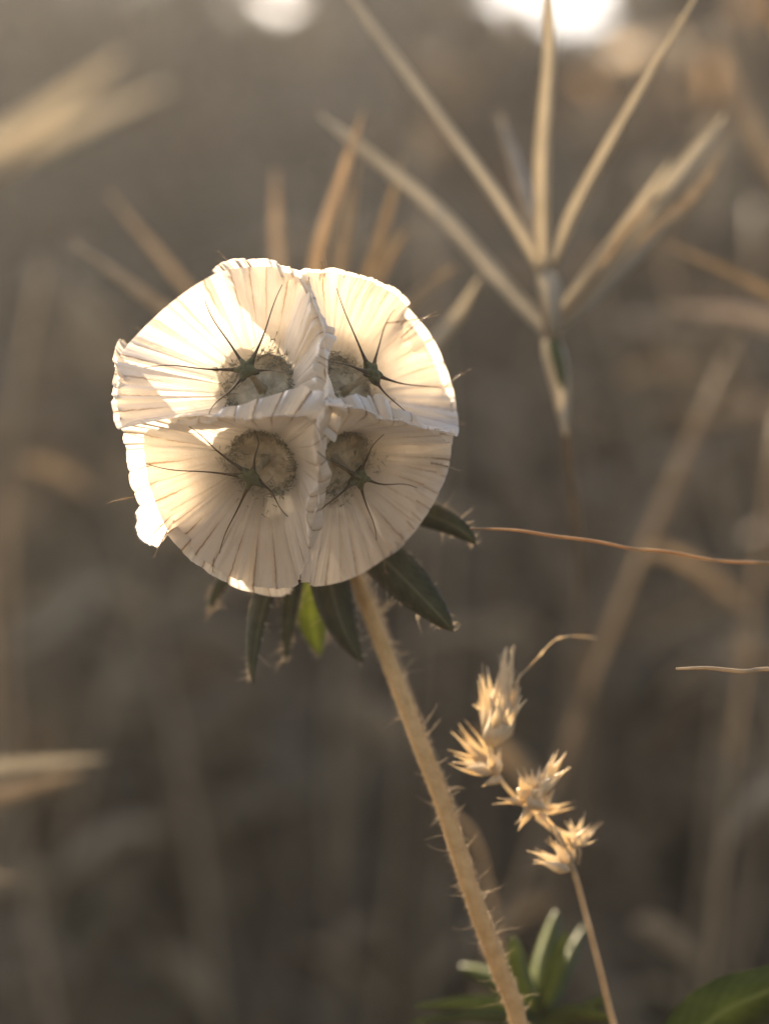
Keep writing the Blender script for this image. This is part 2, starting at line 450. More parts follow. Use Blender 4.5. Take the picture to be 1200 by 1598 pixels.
    cb_ = MB(); tube(cb_, [G(a * 108), G(a * 135), G(a * 156), G(a * (hs - 8))], [9 * S, 5.5 * S, 5 * S, 9 * S], n=8); cb_.build('column', M['throat'], cup, origin=G(a * 108))
    nst = 40; top = []; low = []
    spin = rng.uniform(0, 6.28)
    star = G(a * hs)
    if tips: 
        angs = []
        for (tx, ty) in tips:
            ox, oy = tx - CX, CY - ty; z = (206 - a.x * ox - a.y * oy) / a.z
            w_ = V((ox, oy, z)); angs.append(w_)
    else:
        angs = []
        for k in range(5):
            ph = spin + 6.28319 * k / 5 + rng.uniform(-.15, .15); tv = e1 * math.cos(ph) + e2 * math.sin(ph)
            angs.append(a * rng.uniform(210, 252) + tv * rng.uniform(158, 190))
    pdirs = [math.atan2((x - a * x.dot(a)).dot(e2), (x - a * x.dot(a)).dot(e1)) for x in angs]
    for lay, (hh, sc_) in enumerate(((hs - 10, .55), (hs - 4, .95), (hs + 2, 1.0), (hs + 6, .72), (hs + 7, .3))):
        ring = []
        for k in range(nst):
            ph = 6.28319 * k / nst; tv = e1 * math.cos(ph) + e2 * math.sin(ph)
            lobe = max(math.exp(-(((ph - q + math.pi) % (2 * math.pi) - math.pi) / 0.26) ** 2) for q in pdirs)
            ring.append(sb.vert(G(a * (hh + rng.gauss(0, .5)) + tv * (12 + 11 * lobe) * sc_)))
        if top:
            for k in range(nst): sb.face((top[k], top[(k + 1) % nst], ring[(k + 1) % nst], ring[k]))
        top = ring
    sb.face(top)
    sb.build('star', M['star'], cup, origin=star)
    for wv in angs:
        p0 = a * (hs - 1) ; dirr = (wv - a * wv.dot(a)); L = dirr.length; dn = dirr.normalized()
        p0 = p0 + dn * 11
        side = a.cross(dn) * rng.uniform(-9, 9)
        p1 = a * (hs + (8 if tips else 12)) + dn * (L * 0.5) + side
        if not tips: p1 = a * (hs + 4) + dn * (L * .55) + side
        cv = a.cross(dn) * rng.choice((-1, 1)) * rng.uniform(2, 6)
        pts = [G(x + cv * math.sin(2 * math.pi * j / 14) * (j / 14)) for j, x in enumerate(bez(p0, p1, wv, 14))]
        rad = [S * (4.2 * math.exp(-j / 1.6) + 1.65 * (1 - 0.66 * j / 14)) for j in range(15)]
        ab = MB(); tube(ab, pts, rad, n=6)
        if not tips:                                          # barbs near the tip
            for j in range(9, 15):
                random.seed(j); d0 = (pts[min(j, 14)] - pts[j - 1]).normalized(); u_, v_ = frame_for(d0)
                for q in range(3):
                    hair(ab, pts[j], d0 + (u_ * math.cos(q * 2.1 + j) + v_ * math.sin(q * 2.1 + j)) * .5, 7 * S, .6 * S, seg=1)
        ab.build('awn', M['awn'] if tips else M['awn_pale'], cup, origin=pts[0])
    return cup
for i in range(len(CUPS)): make_cup(i)

# stem
SY = [(500, 800, .342), (530, 850, .341), (558, 908, .338), (602, 1020, .334), (648, 1140, .330), (694, 1262, .328), (738, 1400, .327), (778, 1510, .328), (812, 1610, .329)]
sp_ = [P(*q) for q in SY] + [V((0.026, .331, .19)), V((0.040, .334, .12)), V((0.050, .335, .05)), V((0.055, .335, -.01))]
stem_pts = spline(sp_, 8)
rs = [S * (12.3 + 1.6 * min(max((k - 8) / 40, 0), 1)) for k in range(len(stem_pts))]
for k in range(8): rs[k] = S * (22 - 8.8 * k / 8)
mb = MB(); tube(mb, stem_pts, rs, n=16)
stem = mb.build('stem', M['stem'], plant, origin=stem_pts[0])
# receptacle: the core the cups sit on
mb = MB(); rings = []
for j in range(1, 12):
    th = math.pi * j / 12; rings.append([mb.vert(G(V((math.sin(th) * math.cos(6.2832 * k / 24), math.cos(th), math.sin(th) * math.sin(6.2832 * k / 24))) * (112 + random.gauss(0, 2)))) for k in range(24)])
for x, y in zip(rings, rings[1:]):
    for k in range(24): mb.face((x[k], x[(k + 1) % 24], y[(k + 1) % 24], y[k]))
mb.face(rings[0]); mb.face(rings[-1])
mb.build('receptacle', M['throat'], plant, origin=CG)
mb = MB(); tube(mb, [G(V((20, -60, -60))), G(V((40, -110, -130))), stem_pts[0], stem_pts[3]], [S * 45, S * 40, S * 26, S * 15], n=14)
mb.build('receptacle_base', M['stem'], plant, origin=stem_pts[0])
# hairs on the stem
random.seed(5); mb = MB()
for k in range(6500):
    f = random.uniform(6, 74); i0 = int(f); p = stem_pts[i0].lerp(stem_pts[i0 + 1], f - i0); t = (stem_pts[i0 + 1] - stem_pts[i0]).normalized()
    u_, v_ = frame_for(t); an = random.uniform(0, 6.2832); o_ = u_ * math.cos(an) + v_ * math.sin(an)
    long = random.random() < 0.020
    L = (random.uniform(16, 40) if long else abs(random.gauss(0, 2.6)) + 1.8) * S
    hair(mb, p + o_ * rs[i0] * .97, o_ + V((0, 0, random.uniform(-.35, .55))) + t * random.uniform(-.3, .3), L, (0.50 if long else .36) * S,
         bend=V((random.uniform(-.4, .4), random.uniform(-.3, .3), random.uniform(-.45, .6))), seg=4 if long else 2)
tag(mb.build('stem_hairs', M['hair'], stem, origin=stem_pts[0]), kind='stuff')

# green bracts under the globe
def bract(base, tip, wpx, mid=None, mat='bract', side=V((1, 0, 0)), fold=.22, hairs=42, label=None):
    b, t = P(*base), P(*tip); m = P(*mid) if mid else (b + t) / 2
    pts = bez(b, m * 2 - (b + t) / 2, t, 18)
    wd = []
    for j in range(19):
        q = j / 18; wd.append(max(S * wpx * 0.5 * (math.sin(math.pi * (0.10 + 0.90 * q ** 0.85)) ** 0.8 if q < 1 else 0), S * .6))
    mb = MB(); blade(mb, pts, wd, side, fold=fold, thick=S * 1.4)
    o = mb.build('bract', M[mat], plant, origin=b)
    if label: o['label'] = label
    hb = MB(); rg = random.Random(int(base[0] * 7 + tip[0]))
    for k in range(hairs):
        q = rg.uniform(.25, 1); j = min(int(q * 18), 17); p = pts[j].lerp(pts[j + 1], q * 18 - j); tt = (pts[j + 1] - pts[j]).normalized()
        s = (side - tt * side.dot(tt)).normalized(); sg = rg.choice((-1, 1)); mm = tt.cross(s)
        h = wd[j] + (wd[j + 1] - wd[j]) * (q * 18 - j)
        random.seed(k)
        hair(hb, p + s * sg * h * .98 + mm * h * fold, s * sg + tt * rg.uniform(.1, 1.2) + mm * rg.uniform(-.5, .5), (rg.uniform(4, 10) if rg.random() < .85 else rg.uniform(14, 30)) * S, .55 * S, seg=2)
    tag(hb.build('bract_hairs', M['hair'], o, origin=b), kind='stuff')
bract((468, 800, .343), (396, 1070, .330), 38, (412, 950, .333), fold=.75, side=V((.9, -.45, 0)), label='narrow folded bract with pale edge')
bract((480, 800, .345), (446, 1034, .338), 32, (455, 930, .340), fold=.3, side=V((1, .35, 0)))
bract((488, 800, .346), (500, 1024, .347), 78, (484, 925, .347), 'bract_sunlit', fold=.15, side=V((1, .25, 0)), label='bright green backlit bract')
bract((508, 800, .342), (566, 1036, .333), 66, (520, 930, .334), fold=.18, side=V((1, -.1, .1)), label='broad dark green bract beside the stem')
bract((520, 800, .342), (708, 986, .325), 70, (632, 905, .327), fold=.2, side=V((.7, 0, .7)), label='broad dark green bract spreading away from the stem')
bract((540, 775, .345), (743, 852, .330), 42, (680, 808, .331), fold=.25, side=V((.45, 0, .9)))
bract((440, 800, .348), (334, 952, .345), 22, (350, 905, .346), fold=.3, side=V((1, 0, .2)))
bract((520, 770, .352), (600, 700, .405), 60, (590, 740, .385), fold=.2, side=V((.4, .2, .8)))

# ------------------------------------------------------------------ dry grass spike beside the stem
YG = 0.330
sg_ = K * YG
spike = thing('grass_spike', 'golden dry grass spike with open pointed husks on a thin stalk', 'grass spike', (0.10, 0.335, 0.0))
spts = spline([P(870, 1300, YG), P(893, 1352, YG), P(912, 1420, YG), P(938, 1520, YG), P(958, 1600, YG + .001), V((.044, YG + .002, .19)), V((.066, .333, .1)), V((.10, .335, -.01))], 7)
mb = MB(); tube(mb, spts, [sg_ * (4.2 + 1.4 * min(k / 20, 1)) for k in range(len(spts))], n=9)
mb.build('stalk', M['straw'], spike, origin=spts[0])
ax = spline([P(893, 1352, YG), P(868, 1300, YG), P(838, 1272, YG), P(800, 1240, YG), P(775, 1205, YG), P(765, 1160, YG + .001), P(768, 1110, YG + .002)], 5)
mb = MB(); tube(mb, ax, [sg_ * (4.6 - 2.2 * k / len(ax)) for k in range(len(ax))], n=7)
mb.build('spike_axis', M['husk'], spike, origin=ax[0])

def husk(mb, b, t, wpx, dy=0.0, dyt=None, belly=0.26, bow=0.0):
    """one boat-shaped pointed husk from pixel b to pixel t"""
    dyt = dy if dyt is None else dyt
    p0 = P(b[0], b[1], YG + dy); p1 = P(t[0], t[1], YG + dyt)
    d = p1 - p0; L = d.length; d.normalize(); v = V((0, -1, 0)); s = d.cross(v).normalized(); v = s.cross(d).normalized()
    nseg = 8; rings = []; nn = 8
    for j in range(nseg + 1):
        q = j / nseg; wdt = sg_ * wpx * .44 * max(0.06, ((q / .28) ** .6 if q < .28 else ((1 - q) / .72) ** 1.25))
        c = p0 + d * L * q + s * (bow * L * math.sin(math.pi * q)) + v * (0.06 * L * math.sin(math.pi * q))
        ring = []
        for k in range(nn):
            an = 6.2832 * k / nn
            ring.append(mb.vert(c + s * math.cos(an) * wdt + v * math.sin(an) * wdt * belly * (1 if math.sin(an) > 0 else .35)))
        rings.append(ring)
    for x, y in zip(rings, rings[1:]):
        for k in range(nn): mb.face((x[k], x[(k + 1) % nn], y[(k + 1) % nn], y[k]))
    mb.face(rings[0][::-1]); mb.face(rings[-1])
def spikelet(base, husks, label=None):
    o = bpy.data.objects.new('spikelet', None); COL.objects.link(o); o.parent = spike; o.empty_display_size = .005
    o.location = P(base[0], base[1], YG) - V(spike.location)
    if label: o['label'] = label
    for h_ in husks:
        mb = MB(); husk(mb, *h_); x = mb.build('husk', M['husk'], o, origin=P(h_[0][0], h_[0][1], YG))
        rj = random.Random(int(h_[1][0] * 13 + h_[1][1])); e = list(h_) + [0.0] * (4 - len(h_))
        mb = MB(); husk(mb, h_[0], (h_[1][0] + rj.uniform(-13, 13), h_[1][1] + rj.uniform(-13, 13)), h_[2] * .5, e[3] + rj.uniform(-.0015, .0015), e[3] + rj.uniform(-.003, .003), .2, rj.uniform(-.1, .1))
        mb.build('husk', M['husk'], o, origin=P(h_[0][0], h_[0][1], YG))
spikelet((772, 1165), [((772, 1165), (790, 1010), 54, .001, .004), ((768, 1165), (748, 1052), 40, -.001, -.002, .6, .05), ((775, 1160), (802, 1008), 40, .003, .006),
  ((778, 1160), (822, 1092), 35, -.002, -.003, .6, -.08), ((776, 1162), (812, 1072), 40, .002, .003), ((770, 1168), (764, 1088), 56, -.003, -.004, .8, .1),
  ((778, 1150), (796, 1098), 21, -.004, -.005), ((772, 1140), (782, 1088), 21, -.005, -.006), ((768, 1150), (738, 1100), 32, .001, 0, .6, .15),
  ((776, 1150), (760, 1040), 26, .002, .004), ((780, 1150), (786, 1030), 28, -.001, .002), ((782, 1152), (812, 1050), 22, .003, .005), ((780, 1150), (800, 1060), 29, .004, .006)], 'tallest tuft of long feathery husks at the tip of the spike')
spikelet((775, 1205), [((772, 1205), (704, 1142), 24, .001, .002), ((770, 1205), (716, 1130), 22, .003, .003), ((772, 1207), (706, 1190), 20, -.002, -.002, .6, .06),
  ((770, 1208), (718, 1200), 20, -.003, -.003, .7, .08), ((772, 1205), (708, 1178), 22, .002, .001), ((778, 1210), (760, 1166), 30, -.004, -.003, .7), ((778, 1212), (786, 1156), 15, -.002, -.002, .7, -.08), ((782, 1212), (752, 1228), 20, -.002, -.002)],
  'husks spreading sideways like fingers')
spikelet((830, 1250), [((824, 1240), (806, 1200), 24, -.003, -.005), ((832, 1238), (830, 1200), 24, -.002, -.003), ((836, 1240), (866, 1176), 22, .001, .002), ((838, 1240), (884, 1174), 24, -.001, -.001), ((838, 1242), (891, 1198), 24, -.003, -.004, .7, -.05),
  ((845, 1262), (866, 1232), 20, -.002, -.002), ((826, 1252), (776, 1246), 18, -.002, -.003), ((842, 1265), (890, 1254), 14, .001, .002), ((850, 1270), (900, 1260), 9, .003, .005), ((822, 1245), (858, 1268), 34, -.004, -.004, .8), ((806, 1232), (846, 1252), 26, -.003, -.003, .8), ((832, 1246), (850, 1228), 26, -.005, -.005),
  ((828, 1262), (808, 1298), 20, -.002, -.003), ((836, 1266), (860, 1300), 22, -.003, -.003), ((842, 1268), (856, 1296), 16, .001, .001), ((826, 1258), (812, 1280), 16, -.003, -.005)], 'wide starry cluster of pale husks')
spikelet((895, 1310), [((896, 1318), (906, 1278), 20, .001, 0), ((898, 1318), (942, 1282), 11, .002, .003), ((900, 1318), (928, 1300), 18, -.001, -.002), ((896, 1318), (922, 1284), 16, -.002, -.002), ((894, 1316), (870, 1292), 24, .003, .003), ((896, 1320), (908, 1298), 20, -.003, -.004), ((898, 1316), (890, 1280), 18, .003, .004)], 'small dark cluster on a side stalk')
mb = MB(); tube(mb, [P(902, 1350, YG), P(905, 1330, YG), P(896, 1305, YG + .001)], [sg_ * 3.2] * 3, n=6); mb.build('side_stalk', M['straw'], spike, origin=P(902, 1350, YG))
spikelet((885, 1352), [((890, 1358), (822, 1328), 20, -.002, -.003, .6, .05), ((890, 1360), (832, 1342), 22, -.003, -.004, .7), ((886, 1356), (846, 1328), 20, .001, .001), ((884, 1350), (866, 1312), 26, -.002, -.003, .8), ((888, 1348), (872, 1310), 22, .002, .002), ((892, 1355), (886, 1300), 16, .001, .001), ((886, 1352), (856, 1306), 12, .002, .002)], 'lowest cluster of forward pointing husks')
an_ = spline([P(788, 1080, YG + .003), P(806, 1062, YG + .003), P(838, 1028, YG + .003), P(862, 1002, YG + .003), P(880, 994, YG + .004), P(905, 993, YG + .010), P(930, 996, YG + .014)], 4)
mb = MB(); tube(mb, an_, [sg_ * (0.9 + (1.5 if k in (9, 14, 15) else 0)) for k in range(len(an_))], n=6)
mb.build('awn', M['husk'], spike, origin=an_[0])

# thin straws crossing on the right
def straw(name, label, pts, r, mat, cat='straw', group=None, hairs=0):
    q = spline([P(*p) for p in pts], 8); mb = MB()
    tube(mb, q, [S * r * (0.55 + .45 * min(1, k / 12)) for k in range(len(q))], n=7)
    o = mb.build(name, M[mat], None, origin=q[-1])
    return tag(o, label, cat, group)
straw('thread_straw', 'thin orange thread of straw pointing at the globe from the side', [(733, 825, .318), (800, 827, .318), (860, 836, .318), (930, 845, .319), (985, 856, .320), (1040, 861, .321), (1130, 876, .324), (1260, 884, .328), (1700, 930, .345)], 2.6, 'thread')
straw('thread_straw', 'short thin pale straw lying level below the orange thread', [(1055, 1044, .312), (1105, 1043, .313), (1160, 1048, .314), (1230, 1046, .316), (1500, 1075, .32)], 3.2, 'straw')

# ------------------------------------------------------------------ out-of-focus plants around
def dry_plant(name, label, cat, base, stem, leaves, mat, group=None, stemw=10, stemlow=1.0, smat=None):
    """base: world foot; stem: px polyline (first is the top); leaves: (px polyline with depth, full width px, material)"""
    o = thing(name, label, cat, base, group)
    q = spline([P(*p) for p in stem] + [V(base) + V((0, 0, -.02))], 6)
    mb = MB(); sr = K * stem[0][2] * stemw * .5; tube(mb, q, [sr * min(1, .3 + j / 5) * (stemlow + (1 - stemlow) * max(0, 1 - j / 14)) for j in range(len(q))], n=9); mb.build('stem', M[smat or mat], o, origin=q[-1])
    for lf in leaves:
        q = spline([P(*p) for p in lf[0]], 6); n_ = len(q) - 1; wpx = lf[1]; mt = lf[2] if len(lf) > 2 else mat
        kk = lf[3] if len(lf) > 3 else 0.5
        wd = [max(.15, (1 - (j / n_) ** 3) * (.65 + .35 * min(1, 4 * j / n_))) * wpx * .5 * K * p.y for j, p in enumerate(q)]
        mb = MB(); rg = random.Random(int(lf[0][0][0] + lf[0][-1][0]))
        blade(mb, q, wd, (q[-1] - q[0]).normalized().cross(V((0, 1, 0))) + V((0, rg.uniform(-.45, .45), 0)), fold=.35)
        mb.build('leaf_blade', M[mt], o, origin=q[0])
    return o
dry_plant('branching_grass', 'tall pale grey-green dried plant with stiff blades fanning from its joint', 'dried plant', (.10, .64, 0),
  [(850, 430, .375), (862, 520, .375), (876, 600, .377), (884, 690, .386), (902, 860, .43), (908, 1060, .50), (900, 1250, .56), (890, 1450, .60)],
  [([(850, 425, .374), (858, 470, .373), (864, 530, .374)], 40, 'greyblade'),
   ([(848, 430, .375), (790, 330, .375), (690, 190, .38), (565, 20, .39), (520, -60, .395)], 24, 'greyblade'),
   ([(848, 430, .375), (846, 250, .372), (858, 60, .37), (846, -120, .37)], 28, 'greyblade'),
   ([(862, 410, .373), (905, 310, .368), (1000, 140, .362), (1100, -30, .358)], 23, 'greyblade'),
   ([(866, 510, .378), (960, 390, .385), (1060, 270, .392), (1130, 180, .40)], 40, 'greyblade'),
   ([(866, 505, .375), (930, 420, .38), (1000, 320, .385), (1045, 250, .388)], 30, 'greyblade'),
   ([(868, 508, .380), (985, 400, .388), (1090, 300, .396), (1128, 235, .40)], 30, 'straw'),
   ([(866, 500, .374), (912, 450, .376), (985, 350, .38), (1050, 290, .385)], 20, 'straw'),
   ([(866, 512, .378), (950, 440, .385), (1060, 330, .392)], 26, 'greyblade'),
   ([(862, 528, .374), (874, 575, .372), (880, 610, .372)], 22, 'weed'),
   ([(856, 520, .378), (780, 440, .385), (680, 330, .393), (555, 225, .40), (500, 180, .405)], 32, 'greyblade'),
   ([(858, 530, .375), (870, 590, .373), (882, 680, .372)], 40, 'greyblade'),
   ([(850, 440, .38), (815, 300, .40), (780, 180, .42)], 30, 'straw')], 'greyblade', stemw=34, stemlow=.4, smat='brown_stalk')
dry_plant('radiating_tuft', 'orange-brown dry tuft of stiff stalks poking out behind the globe', 'dried plant', (.05, .44, 0),
  [(500, 690, .42), (528, 800, .42), (600, 1000, .42), (690, 1240, .42), (790, 1540, .425)],
  [([(478, 650, .42), (495, 420, .405), (530, 290, .40), (566, 175, .395)], 26, 'straw_orange'),
   ([(485, 650, .43), (530, 420, .43), (556, 250, .43)], 24, 'straw'),
   ([(490, 640, .42), (580, 410, .41), (628, 245, .405)], 20, 'straw'),
   ([(500, 640, .42), (596, 420, .42), (636, 355, .42)], 22, 'straw'),
   ([(520, 640, .42), (640, 475, .41), (712, 415, .41)], 24, 'straw'),
   ([(540, 660, .41), (690, 525, .40), (750, 432, .395)], 30, 'greyblade'),
   ([(470, 650, .44), (438, 420, .45), (430, 265, .45)], 26, 'straw_orange'),
   ([(460, 640, .42), (250, 478, .42), (115, 380, .43)], 22, 'straw'),
   ([(460, 640, .44), (280, 432, .45), (170, 300, .46)], 20, 'straw_orange')], 'straw', stemw=9)
dry_plant('broad_blade_grass', 'pale broad dry blades leaning in beside the bright haze', 'dried plant', (-.55, .80, 0),
  [(-380, 700, .78), (-420, 1100, .79)],
  [([(-380, 700, .78), (-200, 400, .77), (-60, 270, .76), (60, 185, .755), (190, 85, .75)], 74, 'greyblade'),
   ([(-380, 720, .78), (-220, 420, .77), (-60, 285, .765), (80, 215, .76), (260, 135, .755)], 60, 'greyblade')], 'greyblade', stemw=20)
dry_plant('low_blade_grass', 'pale straw blade pointing level across the dark undergrowth', 'dried plant', (-.30, .50, 0),
  [(-300, 1300, .46), (-330, 1500, .47)],
  [([(-300, 1300, .46), (-150, 1225, .455), (0, 1200, .45), (165, 1184, .445)], 40, 'greyblade'),
   ([(-300, 1310, .47), (-120, 1270, .465), (20, 1240, .46), (130, 1206, .455)], 44, 'straw'),
   ([(-300, 1320, .46), (-120, 1370, .455), (28, 1372, .45)], 34, 'straw')], 'straw', stemw=16)
dry_plant('forked_dry_stalk', 'brown forked dry stalk with two rising branches', 'dried plant', (.20, .75, 0),
  [(925, 970, .68), (910, 1080, .69), (905, 1300, .71), (900, 1500, .73)],
  [([(925, 985, .68), (1000, 870, .67), (1090, 740, .66), (1260, 570, .65)], 44, 'brown_stalk'),
   ([(930, 1000, .68), (1040, 945, .675), (1180, 885, .67), (1330, 850, .66)], 46, 'brown_stalk'),
   ([(915, 990, .68), (870, 880, .685), (800, 740, .69), (740, 690, .70)], 34, 'brown_stalk'),
   ([(950, 950, .80), (985, 800, .80), (1000, 640, .80)], 76, 'brown_stalk')], 'brown_stalk', stemw=60)
dry_plant('side_grass', 'thin dry grass with arching straw leaves beside the grey-green plant', 'dried plant', (.28, .50, 0),
  [(1380, 700, .45), (1420, 1100, .47)],
  [([(1380, 700, .45), (1280, 520, .44), (1180, 445, .435), (1030, 375, .43)], 22, 'straw'),
   ([(1380, 700, .45), (1330, 330, .43), (1250, 120, .42), (1165, -30, .41)], 26, 'straw'),
   ([(1380, 720, .5), (1280, 380, .52), (1180, 200, .53), (1120, 30, .54)], 60, 'straw'),
   ([(1380, 720, .5), (1290, 560, .52), (1200, 505, .53), (1040, 480, .54)], 50, 'straw_orange')], 'straw', stemw=20)

# single dry stalks standing about in the undergrowth
rg0 = random.Random(77)
for (px, py, y, lean, hh) in [(330, 1290, .95, -.3, 420), (90, 1420, .72, 1.0, 420), (430, 1420, .9, .2, 480), 
                              (1010, 1420, .9, -.2, 460), (1120, 1350, .75, -.5, 520), (1180, 1100, .95, -.7, 560), (980, 1130, 1.1, .4, 480), (760, 1080, 1.0, -.3, 520), (250, 960, 1.05, .8, 500), (60, 900, .95, 1.2, 420), (1130, 760, 1.2, -.4, 440), (330, 700, 1.2, .3, 430), (40, 640, 1.1, .9, 480)] + [(rg0.uniform(930, 1280), rg0.uniform(520, 900), rg0.uniform(.55, .95), rg0.uniform(-.9, .7), rg0.uniform(300, 620)) for _ in range(13)] + [(rg0.uniform(-60, 200), rg0.uniform(650, 1000), rg0.uniform(.6, .95), rg0.uniform(-.2, 1.0), rg0.uniform(260, 480)) for _ in range(5)] + [(rg0.uniform(560, 900), rg0.uniform(420, 640), rg0.uniform(.75, 1.1), rg0.uniform(-.6, .6), rg0.uniform(300, 480)) for _ in range(6)]:
    b = P(px, py, y); fx = b.x - lean * .10 + rg0.uniform(-.06, .06); foot = V((fx, y, gz(fx, y) - .01)); u = K * y; top = b + V((lean * hh * .5 * u, rg0.uniform(-.05, .05), hh * .55 * u))
    wh = ('low down in the dark undergrowth', 'dry stalks low in the undergrowth') if py > 1040 else ('beside the forked stalk and the thread straws', 'dry stalks beside the forked stalk') if px > 910 else ('on the sunny side of the globe', 'dry stalks on the sunny side of the globe') if px < 400 else ('between the globe and the grey-green plant', 'dry stalks between globe and grey-green plant')
    o = thing('dry_stalk', 'blurred dry brown stalk with narrow leaves standing ' + wh[0], 'dry stalk', foot, wh[1])
    q = bez(foot, (foot + top) / 2 + V((rg0.uniform(-.06, .06), 0, .05)), top, 10); mb = MB(); tube(mb, q, [.0024 * y * (1 - .06 * j) for j in range(11)], n=7); mt = M['brown_stalk' if py > 1000 or rg0.random() < .45 else 'straw']
    mb.build('stem', mt, o, origin=foot)
    for m_ in range(rg0.choice((2, 3, 3))):
        f = q[rg0.choice((3, 5, 6, 8))]; d = V((rg0.choice((-1, 1)) * rg0.uniform(.4, 1), rg0.uniform(-.4, .4), rg0.uniform(-.2, .9))).normalized(); L = rg0.uniform(110, 240) * u
        lq = bez(f, f + d * L * .6 + V((0, 0, L * .2)), f + d * L + V((0, 0, -L * .15)), 8); w0 = rg0.uniform(11, 26) * u
        mb = MB(); blade(mb, lq, [w0 * max(.08, math.sin(math.pi * (.1 + .88 * j / 8))) for j in range(9)], d.cross(V((0, 1, 0))) + V((0, rg0.uniform(-.5, .5), 0)), fold=.3, thick=.0004)
        mb.build('leaf_blade', mt, o, origin=f)

# green weeds low down
def weed(label, base, leaves):
    o = thing('green_weed', label, 'weed', base)
    top = P(*leaves[0][0][0])
    q = spline([top, (top + V(base)) / 2 + V((.004, 0, 0)), V(base) + V((0, 0, -.01))], 6); mb = MB(); tube(mb, q, .0014, n=8); mb.build('stem', M['weed'], o, origin=q[-1])
    for pl, wpx, sd in leaves:
        q = spline([P(*p) for p in pl], 7); n_ = len(q) - 1
        wd = [max(.05, math.sin(math.pi * min(.98, .08 + .9 * (j / n_) ** .8)) ** .8) * wpx * .5 * K * p.y for j, p in enumerate(q)]
        mb = MB(); blade(mb, q, wd, V(sd), fold=.3); mb.build('leaf', M['weed'], o, origin=q[0])
weed('small green weed with upright leaf rosette behind the stem', (.075, .40, 0),
  [([(838, 1590, .365), (815, 1540, .362), (800, 1462, .358)], 48, (1, .4, .2)), ([(842, 1590, .365), (848, 1510, .368), (868, 1422, .372)], 44, (1, -.3, .1)),
   ([(845, 1590, .364), (866, 1520, .36), (884, 1452, .356)], 36, (1, .5, 0)), ([(846, 1595, .365), (880, 1510, .372), (912, 1444, .378)], 30, (1, 0, .3)),
   ([(838, 1595, .365), (760, 1570, .36), (645, 1572, .352)], 36, (.1, -.6, .8)), ([(836, 1605, .365), (760, 1590, .358), (640, 1596, .348)], 34, (0, -.7, .7)), ([(832, 1595, .37), (780, 1540, .374), (718, 1508, .378)], 40, (.5, 0, .9)),
   ([(845, 1610, .365), (890, 1580, .362), (960, 1590, .358)], 50, (.1, -.6, .8)), ([(850, 1610, .368), (920, 1570, .372), (952, 1556, .375)], 40, (.1, -.4, .9))])
weed('large green leaf of a weed growing low beyond the grass spike', (.14, .36, 0),
  [([(1020, 1690, .345), (1110, 1590, .342), (1200, 1545, .34), (1330, 1495, .338)], 130, (-.5, -.25, .85)), ([(1010, 1690, .345), (1130, 1630, .335), (1280, 1620, .33)], 70, (0, -.6, .8))])

# ------------------------------------------------------------------ bank cover
random.seed(21)
TONES = [(.16, .115, .07), (.12, .085, .05), (.22, .165, .11), (.085, .06, .038), (.17, .10, .05), (.055, .042, .03), (.30, .24, .17), (.08, .08, .048)]
mb = MB()
for k in range(5200):
    y = random.uniform(.62, 2.0); x = random.uniform(-.75, .75) * (.5 + .5 * y)
    if MN.noise(V((x * 7, y * 7, 9))) < random.uniform(-.35, .25): continue
    mb.col = random.choice(TONES); z = gz(x, y); L = random.uniform(.04, .13) * (1.2 if y > 1.5 else 1)
    d = V((random.gauss(0, .7), random.gauss(0, .5), random.uniform(.3, 1.1))).normalized()
    p0 = V((x, y, z - .005)); p2 = p0 + d * L + V((random.gauss(0, .02), random.gauss(0, .02), -L * .25)); p1 = p0 + d * L * .6 + V((0, 0, L * .15))
    w_ = random.uniform(.0012, .0042); q = bez(p0, p1, p2, 4)
    blade(mb, q, [w_, w_ * 1.1, w_ * .9, w_ * .6, w_ * .12], V((random.uniform(-1, 1), random.uniform(-1, 1), .1)), fold=.3)
tag(mb.build('dry_grass', M['tone']), 'brown dry grass covering the bank', 'grass', kind='stuff')
mb = MB(); random.seed(31)
for k in range(1100):
    y = random.uniform(.75, 1.95); x = random.uniform(-.8, .8) * (.5 + .5 * y)
    mb.col = random.choice(TONES); z = gz(x, y) + random.uniform(.0, .03); L = random.uniform(.03, .10)
    d = V((random.gauss(0, 1), random.gauss(0, 1), random.gauss(.2, .5))).normalized(); s_ = V((random.gauss(0, 1), random.gauss(0, 1), random.gauss(0, .4)))
    p0 = V((x, y, z)); q = bez(p0, p0 + d * L * .5 + V((0, 0, random.uniform(-.01, .012))), p0 + d * L, 5)
    blade(mb, q, [L * random.uniform(.2, .32) * max(.06, math.sin(math.pi * (.06 + .92 * j / 5))) for j in range(6)], s_, fold=random.uniform(-.4, .5), thick=.0004)
tag(mb.build('leaf_litter', M['tone']), 'dead brown leaves strewn over the bank', 'leaf litter', kind='stuff')

